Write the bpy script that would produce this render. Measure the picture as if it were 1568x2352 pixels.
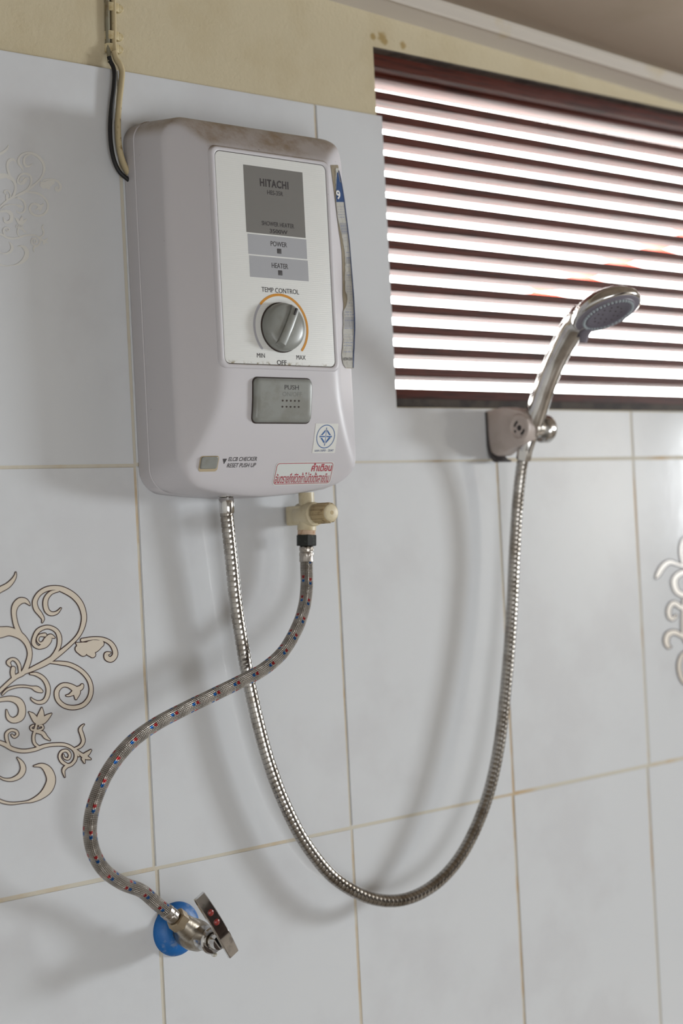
import bpy, bmesh, math, random
from mathutils import Vector, Matrix
random.seed(7)
for o in list(bpy.data.objects):
    bpy.data.objects.remove(o, do_unlink=True)
SC = bpy.context.scene
COL = SC.collection

# ---------------------------------------------------------------- camera
F_PX, YAW, PIT, ROL = 3478.43, 0.676172, 0.0123006, -0.0500028
CAM = Vector((-0.787115, -1.303061, -0.075507))
fw = Vector((math.sin(YAW)*math.cos(PIT), math.cos(YAW)*math.cos(PIT), math.sin(PIT)))
rt = Vector((math.cos(YAW), -math.sin(YAW), 0)); up = rt.cross(fw)
r2 = rt*math.cos(ROL) + up*math.sin(ROL); u2 = up*math.cos(ROL) - rt*math.sin(ROL)
cam = bpy.data.cameras.new('camera'); camo = bpy.data.objects.new('camera', cam); COL.objects.link(camo)
camo.matrix_world = Matrix(((r2.x, u2.x, -fw.x, CAM.x), (r2.y, u2.y, -fw.y, CAM.y), (r2.z, u2.z, -fw.z, CAM.z), (0, 0, 0, 1)))
cam.sensor_fit = 'HORIZONTAL'; cam.sensor_width = 24.0; cam.lens = F_PX*24/1568
cam.clip_start = 0.02; cam.clip_end = 200
cam.dof.use_dof = True; cam.dof.focus_distance = 1.50; cam.dof.aperture_fstop = 3.2
SC.camera = camo

def P(u, v, d=0.0):
    """point of the place seen at photo pixel (u, v), d metres out from the tiled wall"""
    r = fw + r2*((u-784)/F_PX) + u2*((1176-v)/F_PX)
    return CAM + r*((-d-CAM.y)/r.y)

# ---------------------------------------------------------------- world, lights, exposure
w = bpy.data.worlds.new('world'); SC.world = w; w.use_nodes = True
w.node_tree.nodes['Background'].inputs[0].default_value = (1.0, 0.985, 0.96, 1)
w.node_tree.nodes['Background'].inputs[1].default_value = 14.0

def area(name, loc, direction, sx, sy, power, color):
    l = bpy.data.lights.new(name, 'AREA'); l.shape = 'RECTANGLE'; l.size = sx; l.size_y = sy
    l.energy = power; l.color = color
    o = bpy.data.objects.new(name, l); COL.objects.link(o); o.location = loc
    o.rotation_euler = Vector(direction).to_track_quat('-Z', 'Z').to_euler()
    return o
XR, XL, YF, ZF = 3.60, -1.30, -2.3, -1.6
area('daylight_side_window', (XR-0.004, -1.76, 0.015), (-1, 0, 0), 0.44, 0.62, 98.0, (0.91, 0.965, 1.0))
area('fill_lamp_far_wall', (-0.34, YF+0.006, -0.82), (0, 1, 0), 1.3, 0.9, 17.0, (0.95, 0.98, 1.0))  # added fill lamp behind the camera; its window is made up
vs = SC.view_settings
SC.display_settings.display_device = 'sRGB'
vs.view_transform = 'Standard'; vs.look = 'None'; vs.exposure = -0.17; vs.gamma = 1.0; vs.use_curve_mapping = False

# ---------------------------------------------------------------- helpers
def lin(c):
    def f(x):
        x /= 255.0
        return x/12.92 if x <= 0.04045 else ((x+0.055)/1.055)**2.4
    return (f(c[0]), f(c[1]), f(c[2]), 1.0)

class NT:
    def __init__(s, m):
        s.t = m.node_tree; s.n = s.t.nodes; s.l = s.t.links
    def new(s, typ, **kw):
        n = s.n.new(typ)
        for k, v in kw.items(): setattr(n, k, v)
        return n
    def link(s, a, b): s.l.new(a, b)
    def math(s, op, a, b=None, clamp=False):
        n = s.new('ShaderNodeMath', operation=op, use_clamp=clamp)
        for i, x in enumerate((a, b)):
            if x is None: continue
            if isinstance(x, (int, float)): n.inputs[i].default_value = x
            else: s.link(x, n.inputs[i])
        return n.outputs[0]
    def mix(s, f, a, b):
        n = s.new('ShaderNodeMix', data_type='RGBA')
        if isinstance(f, (int, float)): n.inputs[0].default_value = f
        else: s.link(f, n.inputs[0])
        for i, x in ((6, a), (7, b)):
            if isinstance(x, tuple): n.inputs[i].default_value = x
            else: s.link(x, n.inputs[i])
        return n.outputs[2]
    def noise(s, scale, detail=2.0, rough=0.5, vec=None, stretch=None):
        n = s.new('ShaderNodeTexNoise'); n.inputs['Scale'].default_value = scale
        n.inputs['Detail'].default_value = detail; n.inputs['Roughness'].default_value = rough
        c = vec
        if c is None:
            c = s.new('ShaderNodeTexCoord').outputs['Object']
        if stretch:
            m = s.new('ShaderNodeMapping'); m.inputs['Scale'].default_value = stretch
            s.link(c, m.inputs['Vector']); c = m.outputs[0]
        s.link(c, n.inputs['Vector'])
        return n.outputs['Fac']
    def ramp(s, f, a, b):
        n = s.new('ShaderNodeMapRange', clamp=True, interpolation_type='SMOOTHSTEP')
        n.inputs['From Min'].default_value = a; n.inputs['From Max'].default_value = b
        s.link(f, n.inputs['Value']); return n.outputs[0]
    def bump(s, h, strength, dist):
        n = s.new('ShaderNodeBump'); n.inputs['Strength'].default_value = strength; n.inputs['Distance'].default_value = dist
        s.link(h, n.inputs['Height']); return n.outputs[0]

MATS = {}
def mat(name, col, rough=0.5, metal=0.0, spot=None, spot_scale=20, spot_rng=(0.45, 0.65), spot_amt=1.0,
        bump=None, stretch=None, coat=0.0, spec=0.5, spot_stretch=None, rough_var=0.0):
    m = bpy.data.materials.new(name); m.use_nodes = True; MATS[name] = m
    N = NT(m); b = N.n['Principled BSDF']
    b.inputs['Roughness'].default_value = rough; b.inputs['Metallic'].default_value = metal
    b.inputs['Coat Weight'].default_value = coat; b.inputs['Coat Roughness'].default_value = 0.08
    b.inputs['Specular IOR Level'].default_value = spec
    c = lin(col)
    b.inputs['Base Color'].default_value = c
    if spot is not None:
        f = N.ramp(N.noise(spot_scale, 5, 0.6, stretch=spot_stretch), *spot_rng)
        if spot_amt != 1.0: f = N.math('MULTIPLY', f, spot_amt)
        N.link(N.mix(f, c, lin(spot)), b.inputs['Base Color'])
    if bump:
        N.link(N.bump(N.noise(bump[0], 4, 0.6, stretch=stretch), bump[1], bump[2]), b.inputs['Normal'])
    if rough_var:
        f = N.noise(9, 3)
        N.link(N.math('ADD', N.math('MULTIPLY', f, rough_var), rough-rough_var/2), b.inputs['Roughness'])
    return m

mat('tile_glaze', (207, 209, 212), 0.10, spot=(202, 203, 206), spot_scale=6, bump=(70, 0.06, 0.0012), spec=0.32, rough_var=0.05)
mat('tile_relief', (213, 212, 208), 0.22, spec=0.4)
mat('grout', (198, 192, 178), 0.85, spot=(188, 158, 116), spot_scale=7, spot_rng=(0.48, 0.70), bump=(400, 0.4, 0.001))
mat('plaster', (196, 184, 156), 0.9, spot=(188, 174, 143), spot_scale=12, spot_amt=0.6, bump=(260, 0.35, 0.002))
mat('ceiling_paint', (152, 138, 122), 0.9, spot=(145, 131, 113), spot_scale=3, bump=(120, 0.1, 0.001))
mat('cornice_paint', (196, 188, 178), 0.7, spot=(190, 172, 130), spot_scale=14, spot_rng=(0.6, 0.75), spot_amt=0.5)
mat('floor_tile', (150, 140, 128), 0.4, bump=(60, 0.1, 0.001))
mat('added_door_wood', (58, 40, 32), 0.5, spot=(44, 30, 24), spot_scale=8)
mat('pale_wall', (222, 220, 216), 0.6)
mat('room_paint', (186, 180, 172), 0.9)
mat('dark_wood', (82, 36, 24), 0.55, spot=(52, 24, 17), spot_scale=10, spot_stretch=(1.5, 14, 40), bump=(12, 0.35, 0.002), stretch=(2, 14, 40), spec=.18)
mat('mouldy_wood', (70, 60, 52), 0.75, spot=(44, 34, 30), spot_scale=30, bump=(80, 0.5, 0.002))
mat('grey_plastic', (136, 138, 134), 0.32, spot=(126, 126, 120), spot_scale=40, bump=(900, 0.05, 0.0005))
mat('dark_gap', (58, 48, 44), 0.8)
mat('tan_grime', (176, 160, 132), 0.8)
mat('panel_white', (222, 223, 221), 0.35)
mat('label_dark', (116, 114, 111), 0.38)
mat('label_light', (164, 165, 170), 0.38)
mat('print_black', (46, 40, 42), 0.5)
mat('print_grey', (66, 63, 65), 0.5)
mat('print_worn', (112, 113, 110), 0.5)
mat('print_orange', (204, 138, 34), 0.4)
mat('print_lilac', (176, 176, 184), 0.4)
mat('print_blue', (22, 84, 150), 0.45)
mat('print_navy', (36, 66, 122), 0.45)
mat('print_fade', (120, 132, 170), 0.6)
mat('print_red', (166, 34, 58), 0.45)
mat('sticker_white', (214, 214, 210), 0.45)
mat('sticker_clear', (204, 208, 206), 0.4)
mat('paper_torn', (226, 224, 218), 0.8, spot=(212, 208, 198), spot_scale=60, bump=(200, 0.4, 0.002))
mat('paper_beige', (184, 172, 150), 0.8, spot=(170, 156, 132), spot_scale=50)
mat('paper_grey', (196, 195, 194), 0.8)
mat('mirror_chrome', (214, 213, 213), 0.05, 1.0, spot=(170, 168, 170), spot_scale=90, spot_rng=(.45, .7))
mat('chrome', (206, 204, 202), 0.13, 1.0, spot=(186, 182, 178), spot_scale=60)
mat('steel_hose', (172, 168, 163), 0.18, 1.0, spot=(140, 133, 125), spot_scale=50)
mat('dull_metal', (168, 160, 148), 0.34, 1.0, spot=(132, 120, 104), spot_scale=70, bump=(200, 0.2, 0.001))
mat('brassy_metal', (168, 152, 128), 0.36, 1.0, spot=(136, 116, 88), spot_scale=60)
mat('ferrule_metal', (178, 172, 166), 0.3, 1.0, spot=(150, 142, 132), spot_scale=80)
mat('shower_grey', (114, 109, 120), 0.45)
mat('shower_dark', (90, 85, 97), 0.5)
mat('nozzle_rubber', (168, 178, 182), 0.5)
mat('black_rubber', (30, 32, 30), 0.7, spot=(64, 70, 62), spot_scale=150, spot_rng=(0.52, 0.7), bump=(300, 0.4, 0.001))
mat('cable_black', (14, 13, 14), 0.55)
mat('cable_cream', (190, 174, 138), 0.7, spot=(132, 110, 78), spot_scale=110, spot_rng=(0.58, 0.72))
mat('cable_grey', (134, 130, 112), 0.7, spot=(116, 100, 72), spot_scale=60)
mat('clip_plastic', (208, 196, 160), 0.6, spot=(180, 160, 116), spot_scale=60)
mat('cream_plastic', (206, 194, 164), 0.42, spot=(188, 172, 136), spot_scale=60, spot_amt=0.7)
mat('grimy_cream', (176, 156, 118), 0.6, spot=(120, 98, 66), spot_scale=120, spot_rng=(0.5, 0.7))
mat('thread_tape', (214, 192, 172), 0.6, spot=(186, 150, 118), spot_scale=200)
mat('bracket_white', (190, 178, 172), 0.45, spot=(178, 166, 158), spot_scale=30)
mat('outline_dark', (70, 66, 66), 0.4)
mat('blue_paint', (4, 96, 168), 0.45, spot=(140, 154, 172), spot_scale=48, spot_rng=(0.52, 0.62), spot_amt=.5, bump=(90, 0.3, 0.002))
mat('ornament_tan', (208, 197, 182), 0.3)
mat('ornament_brown', (58, 34, 30), 0.4, spec=.2)
mat('red_bead', (128, 40, 36), 0.3)
mat('outdoor_wall', (226, 218, 206), 0.9)
mat('red_roof', (190, 70, 52), 0.8)

m = MATS['plaster']; N = NT(m); b = N.n['Principled BSDF']
src = b.inputs['Base Color'].links[0].from_socket
gp = N.new('ShaderNodeNewGeometry').outputs['Position']; mk = None
for (u, v, r) in ((877, 86, .011), (884, 96, .007), (925, 104, .008), (856, 84, .007)):
    c = P(u, v, -.0055); dn_ = N.new('ShaderNodeVectorMath', operation='DISTANCE'); N.link(gp, dn_.inputs[0]); dn_.inputs[1].default_value = c
    q = N.math('SUBTRACT', 1.0, N.math('DIVIDE', dn_.outputs['Value'], r), clamp=True)
    mk = q if mk is None else N.math('MAXIMUM', mk, q)
mk = N.math('MULTIPLY', N.ramp(N.math('ADD', mk, N.math('SUBTRACT', N.noise(180, 4, .7), .5)), 0.2, 0.7), 0.8)
N.link(N.mix(mk, src, lin((150, 124, 66))), b.inputs['Base Color'])

# heater housing: off-white plastic with brown dust settled on its up-facing slopes
m = mat('heater_plastic', (196, 193, 197), 0.42, bump=(1400, 0.06, 0.0004)); N = NT(m); b = N.n['Principled BSDF']
geo = N.new('ShaderNodeNewGeometry'); sx = N.new('ShaderNodeSeparateXYZ'); N.link(geo.outputs['Normal'], sx.inputs[0])
upf = N.ramp(sx.outputs['Z'], 0.12, 0.62)
dirt = N.math('MULTIPLY', upf, N.math('ADD', 0.50, N.math('MULTIPLY', N.ramp(N.noise(28, 6, 0.7), 0.35, 0.7), 0.5)))
cc = N.mix(dirt, lin((196, 193, 197)), lin((136, 118, 98)))
spk = N.ramp(N.noise(260, 2, 0.5), 0.785, 0.80)
N.link(N.mix(spk, cc, lin((96, 84, 78))), b.inputs['Base Color'])
# fine horizontal ribs on the printed panel
m = MATS['panel_white']; N = NT(m); b = N.n['Principled BSDF']
tc = N.new('ShaderNodeTexCoord'); sx = N.new('ShaderNodeSeparateXYZ'); N.link(tc.outputs['Object'], sx.inputs[0])
rib = N.math('SINE', N.math('MULTIPLY', sx.outputs['Z'], 2*math.pi/0.0021))
N.link(N.bump(rib, 0.10, 0.0003), b.inputs['Normal'])
low = N.math('SUBTRACT', 1.0, N.ramp(sx.outputs['Z'], 0.0, 0.004))
g = N.math('MULTIPLY', low, N.ramp(N.noise(160, 4, 0.7), 0.5, 0.62))
N.link(N.mix(g, lin((222, 223, 221)), lin((150, 140, 118))), b.inputs['Base Color'])
# braided stainless sleeve with red and blue tracer wires (UV: turns around, metres along)
m = bpy.data.materials.new('braid'); m.use_nodes = True; MATS['braid'] = m; N = NT(m); b = N.n['Principled BSDF']
b.inputs['Metallic'].default_value = 0.85; b.inputs['Roughness'].default_value = 0.33
tc = N.new('ShaderNodeTexCoord'); sx = N.new('ShaderNodeSeparateXYZ'); N.link(tc.outputs['UV'], sx.inputs[0])
U, V = sx.outputs['X'], sx.outputs['Y']
A = N.math('ADD', U, N.math('MULTIPLY', V, 24.0)); B = N.math('SUBTRACT', U, N.math('MULTIPLY', V, 24.0))
wa = N.math('SINE', N.math('MULTIPLY', A, 2*math.pi*12)); wb = N.math('SINE', N.math('MULTIPLY', B, 2*math.pi*12))
cross = N.math('MULTIPLY', wa, wb)
wire = N.math('SINE', N.math('ADD', N.math('MULTIPLY', V, 2*math.pi*620), N.math('MULTIPLY', N.math('SIGN', cross), 1.2)))
h = N.math('ADD', N.math('MULTIPLY', cross, 0.6), N.math('MULTIPLY', wire, 0.4))
N.link(N.bump(h, 1.0, 0.0011), b.inputs['Normal'])
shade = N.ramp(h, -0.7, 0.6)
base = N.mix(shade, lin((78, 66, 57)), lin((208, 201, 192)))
u5 = N.math('MULTIPLY', U, 5.0); pf = N.math('ABSOLUTE', N.math('SUBTRACT', N.math('FRACT', u5), 0.5))
qf = N.math('FRACT', N.math('ADD', N.math('ADD', N.math('DIVIDE', V, 0.024), N.math('MULTIPLY', N.math('FLOOR', u5), 0.13)), N.math('MULTIPLY', pf, 0.22)))
def tracer(lo, hi):
    k = N.math('MULTIPLY', N.math('GREATER_THAN', qf, lo), N.math('LESS_THAN', qf, hi))
    return N.math('MULTIPLY', k, N.math('LESS_THAN', pf, 0.19))
c1 = N.mix(tracer(0.10, 0.23), base, lin((160, 40, 44)))
c2 = N.mix(tracer(0.29, 0.42), c1, lin((24, 88, 156)))
N.link(c2, b.inputs['Base Color'])

def woff(p):
    v = Vector((0, 0, 0))
    while p is not None:
        v += p.location; p = p.parent
    return v

def obj(name, bm, material, parent=None, smooth=True, angle=38, loc=None):
    """link a bmesh given in world coordinates as ONE mesh object under parent"""
    off = woff(parent)
    if loc is not None:
        off = Vector(loc)
    bmesh.ops.translate(bm, verts=bm.verts, vec=-off)
    me = bpy.data.meshes.new(name); bm.to_mesh(me); bm.free()
    mats = material if isinstance(material, (list, tuple)) else [material]
    for mm in mats: me.materials.append(MATS[mm])
    if smooth:
        me.polygons.foreach_set('use_smooth', [True]*len(me.polygons))
        me.set_sharp_from_angle(angle=math.radians(angle))
    o = bpy.data.objects.new(name, me); COL.objects.link(o)
    if loc is not None:
        o.location = Vector(loc) - woff(parent)
    o.parent = parent
    return o

def thing(name, loc, label, cat, group=None):
    o = bpy.data.objects.new(name, None); COL.objects.link(o); o.empty_display_size = 0.02
    o.location = loc; o['label'] = label; o['category'] = cat
    if group: o['group'] = group
    return o

def tag(o, label, cat, group=None):
    o['label'] = label; o['category'] = cat
    if group: o['group'] = group
    return o

def struct(o):
    o['kind'] = 'structure'; return o

def box(bm, x0, x1, y0, y1, z0, z1, bev=0.0, seg=2):
    vs_ = [bm.verts.new(c) for c in ((x0,y0,z0),(x1,y0,z0),(x1,y1,z0),(x0,y1,z0),(x0,y0,z1),(x1,y0,z1),(x1,y1,z1),(x0,y1,z1))]
    fs = [bm.faces.new([vs_[i] for i in q]) for q in ((0,3,2,1),(4,5,6,7),(0,1,5,4),(1,2,6,5),(2,3,7,6),(3,0,4,7))]
    if bev:
        es = set(e for f in fs for e in f.edges)
        bmesh.ops.bevel(bm, geom=list(es), offset=bev, segments=seg, affect='EDGES', profile=0.6)
    return bm

def bx(*a, **k):
    return box(bmesh.new(), *a, **k)

def catmull(pts, n):
    """resample a list of tuples (any dimension) with a centripetal-ish Catmull-Rom, n samples per span"""
    q = [pts[0]] + list(pts) + [pts[-1]]; out = []
    for i in range(1, len(q)-2):
        p0, p1, p2, p3 = q[i-1], q[i], q[i+1], q[i+2]
        for k in range(n):
            t = k/n; t2 = t*t; t3 = t2*t
            out.append(tuple(0.5*((2*b_) + (-a_+c_)*t + (2*a_-5*b_+4*c_-d_)*t2 + (-a_+3*b_-3*c_+d_)*t3) for a_, b_, c_, d_ in zip(p0, p1, p2, p3)))
    out.append(tuple(pts[-1])); return out

def evenly(pts, step):
    """equidistant points along a polyline of Vectors"""
    out = [pts[0].copy()]; acc = 0.0; nxt = step
    for a_, b_ in zip(pts, pts[1:]):
        L = (b_-a_).length
        while acc+L >= nxt and L > 0:
            out.append(a_.lerp(b_, (nxt-acc)/L)); nxt += step
        acc += L
    out.append(pts[-1].copy()) if (pts[-1]-out[-1]).length > step*0.3 else None
    return out

def sweep(bm, pts, rad, seg=16, caps=True, uv=False, rfun=None, squash=None):
    """tube along pts; rad number/list; rfun(i, phi)->radius"""
    n = len(pts); T = []
    for i in range(n):
        t = pts[min(i+1, n-1)] - pts[max(i-1, 0)]; T.append(t.normalized())
    a_ = Vector((0, 1, 0)) if abs(T[0].y) < 0.9 else Vector((1, 0, 0))
    u_ = (a_ - T[0]*a_.dot(T[0])).normalized(); rings = []; L = 0; Ls = []
    for i in range(n):
        if i:
            u_ = (u_ - T[i]*u_.dot(T[i])).normalized(); L += (pts[i]-pts[i-1]).length
        Ls.append(L); v_ = T[i].cross(u_); ring = []
        for k in range(seg):
            ph = 2*math.pi*k/seg
            r = rfun(i, ph) if rfun else (rad[i] if isinstance(rad, (list, tuple)) else rad)
            ring.append(bm.verts.new(pts[i] + u_*(math.cos(ph)*r) + v_*(math.sin(ph)*r*(squash or 1))))
        rings.append(ring)
    lay = bm.loops.layers.uv.verify() if uv else None
    for i in range(n-1):
        for k in range(seg):
            k2 = (k+1) % seg
            f = bm.faces.new((rings[i][k], rings[i][k2], rings[i+1][k2], rings[i+1][k]))
            if uv:
                for lp, (uu, vv) in zip(f.loops, ((k/seg, Ls[i]), ((k+1)/seg, Ls[i]), ((k+1)/seg, Ls[i+1]), (k/seg, Ls[i+1]))):
                    lp[lay].uv = (uu, vv)
    if caps:
        bm.faces.new(rings[0][::-1]); bm.faces.new(rings[-1])
    return bm

def frame_of(axis):
    a_ = Vector(axis).normalized()
    h_ = Vector((0, 0, 1)) if abs(a_.z) < 0.9 else Vector((1, 0, 0))
    u_ = (h_ - a_*h_.dot(a_)).normalized(); return a_, u_, a_.cross(u_)

def lathe(bm, org, axis, prof, seg=40, rmod=None, turn=0.0):
    """prof: (along, radius) list; rmod(i, phi) multiplies the radius"""
    a_, u_, v_ = frame_of(axis); org = Vector(org); rings = []
    for i, (t, r) in enumerate(prof):
        if r <= 1e-7:
            rings.append([bm.verts.new(org + a_*t)]); continue
        ring = []
        for k in range(seg):
            ph = 2*math.pi*k/seg + turn; rr = r*(rmod(i, ph) if rmod else 1)
            ring.append(bm.verts.new(org + a_*t + u_*(rr*math.cos(ph)) + v_*(rr*math.sin(ph))))
        rings.append(ring)
    for A_, B_ in zip(rings, rings[1:]):
        for k in range(seg):
            k2 = (k+1) % seg
            if len(A_) == 1 and len(B_) == 1: continue
            if len(A_) == 1: bm.faces.new((A_[0], B_[k], B_[k2]))
            elif len(B_) == 1: bm.faces.new((A_[k], B_[0], A_[k2]))
            else: bm.faces.new((A_[k], B_[k], B_[k2], A_[k2]))
    for R_, fl in ((rings[0], True), (rings[-1], False)):
        if len(R_) > 2: bm.faces.new(R_ if fl else R_[::-1])
    bmesh.ops.recalc_face_normals(bm, faces=bm.faces)
    return bm

def hexmod(i, ph):
    s = math.pi/3; q = (ph % s) - s/2
    return math.cos(s/2)/math.cos(q) if True else 1

def rrect(x0, x1, z0, z1, r, n=8):
    """rounded rectangle outline, anticlockwise seen from the room"""
    out = []
    rr = r if isinstance(r, (list, tuple)) else (r, r, r, r)
    for (cx, cz, a0), q in zip(((x1, z1, 0), (x0, z1, 90), (x0, z0, 180), (x1, z0, 270)), rr):
        sxx = -1 if cx == x1 else 1; szz = -1 if cz == z1 else 1
        for k in range(n+1):
            a_ = math.radians(a0 + 90*k/n)
            out.append((cx + sxx*q + q*math.cos(a_), cz + szz*q + q*math.sin(a_)))
    return out

def loft(bm, rings, cap0=True, cap1=True):
    R = [[bm.verts.new(p) for p in r] for r in rings]; n = len(R[0])
    for A_, B_ in zip(R, R[1:]):
        for k in range(n):
            k2 = (k+1) % n
            bm.faces.new((A_[k], A_[k2], B_[k2], B_[k]))
    if cap0: bm.faces.new(R[0][::-1])
    if cap1: bm.faces.new(R[-1])
    return R

def dens(o_):
    out = []
    for (x0, z0), (x1, z1) in zip(o_, o_[1:]+o_[:1]):
        n = max(1, int(math.hypot(x1-x0, z1-z0)/.003))
        for k in range(n): out.append((x0+(x1-x0)*k/n, z0+(z1-z0)*k/n))
    return out

def slab(x0, x1, z0, z1, r, d0, d1, bev=0.0, surf=None, rings=0, shift=None):
    """rounded slab standing on the wall plane from depth d0 out to d1 (plus surf(x,z) if given)"""
    bm = bmesh.new(); cx, cz = (x0+x1)/2, (z0+z1)/2
    base = rrect(x0, x1, z0, z1, r)
    if surf: base = dens(base)
    def ins(o, q):
        hx, hz = (x1-x0)/2, (z1-z0)/2
        return [(cx+(x-cx)*(hx-q)/hx, cz+(z-cz)*(hz-q)/hz) for x, z in o]
    def pt(x, z, d): return (x, -(d + (surf(x, z) if surf else 0)), z)
    R = [[pt(x, z, d0) for x, z in base]]
    if bev:
        for k in range(4):
            a_ = math.pi/2*k/3
            R.append([pt(x, z, d1-bev+bev*math.sin(a_)) for x, z in ins(base, bev*(1-math.cos(a_)))])
    else:
        R.append([pt(x, z, d1) for x, z in base])
    top = ins(base, bev) if bev else base
    for k in range(1, rings+1):
        t = 1 - k/(rings+1)
        R.append([pt(cx+(x-cx)*t, cz+(z-cz)*t, d1) for x, z in top])
    loft(bm, R); return bm

def poly(bm, pts2, d, surf=None, mi=0):
    f = bm.faces.new([bm.verts.new((x, -(d+(surf(x, z) if surf else 0)), z)) for x, z in pts2]); f.material_index = mi
    return f

def text(body, x0, x1, z0, z1, d, material, parent, name='lettering', surf=None, bold=0.006, shear=0.0, space=1.0):
    """flat printed words fitted into the box x0..x1, z0..z1 on the surface at depth d"""
    c = bpy.data.curves.new('t', 'FONT'); c.body = body; c.offset = bold; c.resolution_u = 3; c.shear = shear; c.space_character = space
    o = bpy.data.objects.new('t', c); COL.objects.link(o)
    bpy.context.view_layer.update()
    me = bpy.data.meshes.new_from_object(o.evaluated_get(bpy.context.evaluated_depsgraph_get()))
    bpy.data.objects.remove(o, do_unlink=True)
    bm = bmesh.new(); bm.from_mesh(me); bpy.data.meshes.remove(me)
    if not bm.verts: bm.free(); return None
    xs = [v.co.x for v in bm.verts]; zs = [v.co.y for v in bm.verts]
    a0, a1, b0, b1 = min(xs), max(xs), min(zs), max(zs)
    for v in bm.verts:
        x = x0 + (v.co.x-a0)/(a1-a0)*(x1-x0); z = z0 + (v.co.y-b0)/(b1-b0)*(z1-z0)
        v.co = (x, -(d + (surf(x, z) if surf else 0)), z)
    return obj(name, bm, material, parent, smooth=False)

# ================================================================ THE SETTING
WX0, WX1 = XL, XR
OPX0, OPX1, OPZ0, OPZ1 = 0.343, 1.10, 0.0630, 0.4765       # window opening
def ceil_z(x): return 0.5385 - 0.0519*(x-0.3052)
bm = bmesh.new()
yb, yp = 0.12, 0.0055
for (a0, a1, b0, b1) in ((WX0-.1, OPX0, ZF, 0.70), (OPX1, WX1+.1, ZF, 0.70), (OPX0, OPX1, ZF, OPZ0), (OPX0, OPX1, OPZ1, 0.70)):
    box(bm, a0, a1, yp, yb, b0, b1)
bmesh.ops.remove_doubles(bm, verts=bm.verts, dist=1e-5)
wall = struct(obj('wall_back', bm, 'plaster', smooth=False))
# grout bed a little behind the tile faces
bm = bmesh.new()
gy0, gy1 = 0.0007, 0.0054
for (a0, a1, b0, b1) in ((WX0, 0.347, ZF, 0.3950), (0.347, WX1, ZF, 0.0612), (OPX1+.008, WX1, 0.0612, 0.395)):
    box(bm, a0, a1, gy0, gy1, b0, b1)
obj('grout_bed', bm, 'grout', wall, smooth=False)
# tiles 25 x 40 cm, laid one by one
J = 0.0013
def tile(x0, x1, z0, z1, dy=0.0, notch=None):
    bm = bmesh.new()
    if notch:
        nx, nz = notch
        o_ = [(x0, z0), (x1, z0), (x1, nz), (nx, nz), (nx, z1), (x0, z1)]
        fr = [bm.verts.new((x, 0, z)) for x, z in o_]; bk = [bm.verts.new((x, 0.008, z)) for x, z in o_]
        bm.faces.new(fr); bm.faces.new(bk[::-1])
        for k in range(6): bm.faces.new((fr[k], bk[k], bk[(k+1) % 6], fr[(k+1) % 6]))
        bmesh.ops.recalc_face_normals(bm, faces=bm.faces)
        bmesh.ops.bevel(bm, geom=[e for e in bm.edges if all(abs(v.co.y) < 1e-6 for v in e.verts)], offset=0.0009, segments=2, affect='EDGES')
    else:
        box(bm, x0, x1, 0.0, 0.008, z0, z1)
        bmesh.ops.bevel(bm, geom=[e for e in bm.edges if all(abs(v.co.y) < 1e-6 for v in e.verts)], offset=0.0009, segments=2, affect='EDGES')
    bmesh.ops.translate(bm, verts=bm.verts, vec=(0, dy, 0))
    bmesh.ops.rotate(bm, verts=bm.verts, cent=((x0+x1)/2, 0, (z0+z1)/2), matrix=Matrix.Rotation(random.uniform(-.0015, .0015), 3, 'Y'))
    return obj('tile', bm, 'tile_glaze', wall)
def cuts(r):
    base = {0: (-0.0020, 0.2495, 0.5015, 0.7510), 1: (-0.0018, 0.2498, 0.5015, 0.7508), 2: (0.0008, 0.2505, 0.5002, 0.7470)}.get(r, (0, .25, .5, .75))
    xs = [XL]+[-0.25*k for k in (5, 4, 3, 2, 1)] + list(base) + [1.0 + .25*k for k in range(11)] + [XR]
    return xs
rowz = [(0.0, 0.3957), (-0.4012, 0.0), (-0.801, -0.4012), (-1.201, -0.801), (-1.6, -1.201)]
ORN_TILES = {}
for r, (z0, z1) in enumerate(rowz):
    xs = cuts(r)
    for i in range(len(xs)-1):
        a0, a1 = xs[i]+J, xs[i+1]-J
        if a1-a0 < 0.01: continue
        dy = random.uniform(-.0003, .0003)
        if r == 0 and a1 > 0.347:
            if a0 < 0.347: t = tile(a0, a1, z0+J, z1, dy, notch=(0.3472, 0.0616))
            elif a0 < OPX1: t = tile(a0, a1, z0+J, 0.0616, dy)
            else: t = tile(a0, a1, z0+J, z1, dy)
        else:
            t = tile(a0, a1, z0+J, z1 - (0 if r == 0 else J), dy)
        if r == 0 and abs(xs[i]+0.25) < .01: ORN_TILES[2] = t
        if r == 1 and (abs(xs[i]+0.25) < .01 or abs(xs[i]-0.7508) < .01): ORN_TILES[round(xs[i])] = t

# other walls, floor, ceiling (tilted a little, as the cornice line in the photograph)
bm = bmesh.new()
ky0, ky1, kz0, kz1 = -1.99, -1.53, -0.31, 0.34
for (a0, a1, b0, b1) in ((YF, ky0, ZF, .7), (ky1, 0.12, ZF, .7), (ky0, ky1, ZF, kz0), (ky0, ky1, kz1, .7)):
    box(bm, XR, XR+.1, a0, a1, b0, b1)
struct(obj('wall_right', bm, 'room_paint', smooth=False))
bm = bx(XL-.1, XL, YF, 0.12, ZF, .75)
struct(obj('wall_left', bm, 'pale_wall', smooth=False))
bm = bmesh.new()
for (a0, a1, b0, b1) in ((XL-.1, -1.0, ZF, .75), (.32, XR+.1, ZF, .75), (-1.0, .32, ZF, -1.28), (-1.0, .32, -.36, .75)):
    box(bm, a0, a1, YF-.1, YF, b0, b1)
struct(obj('wall_front', bm, 'room_paint', smooth=False))
struct(obj('floor', bx(XL-.1, XR+.1, YF-.1, .12, ZF-.1, ZF), 'floor_tile', smooth=False))
bm = bmesh.new()
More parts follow.
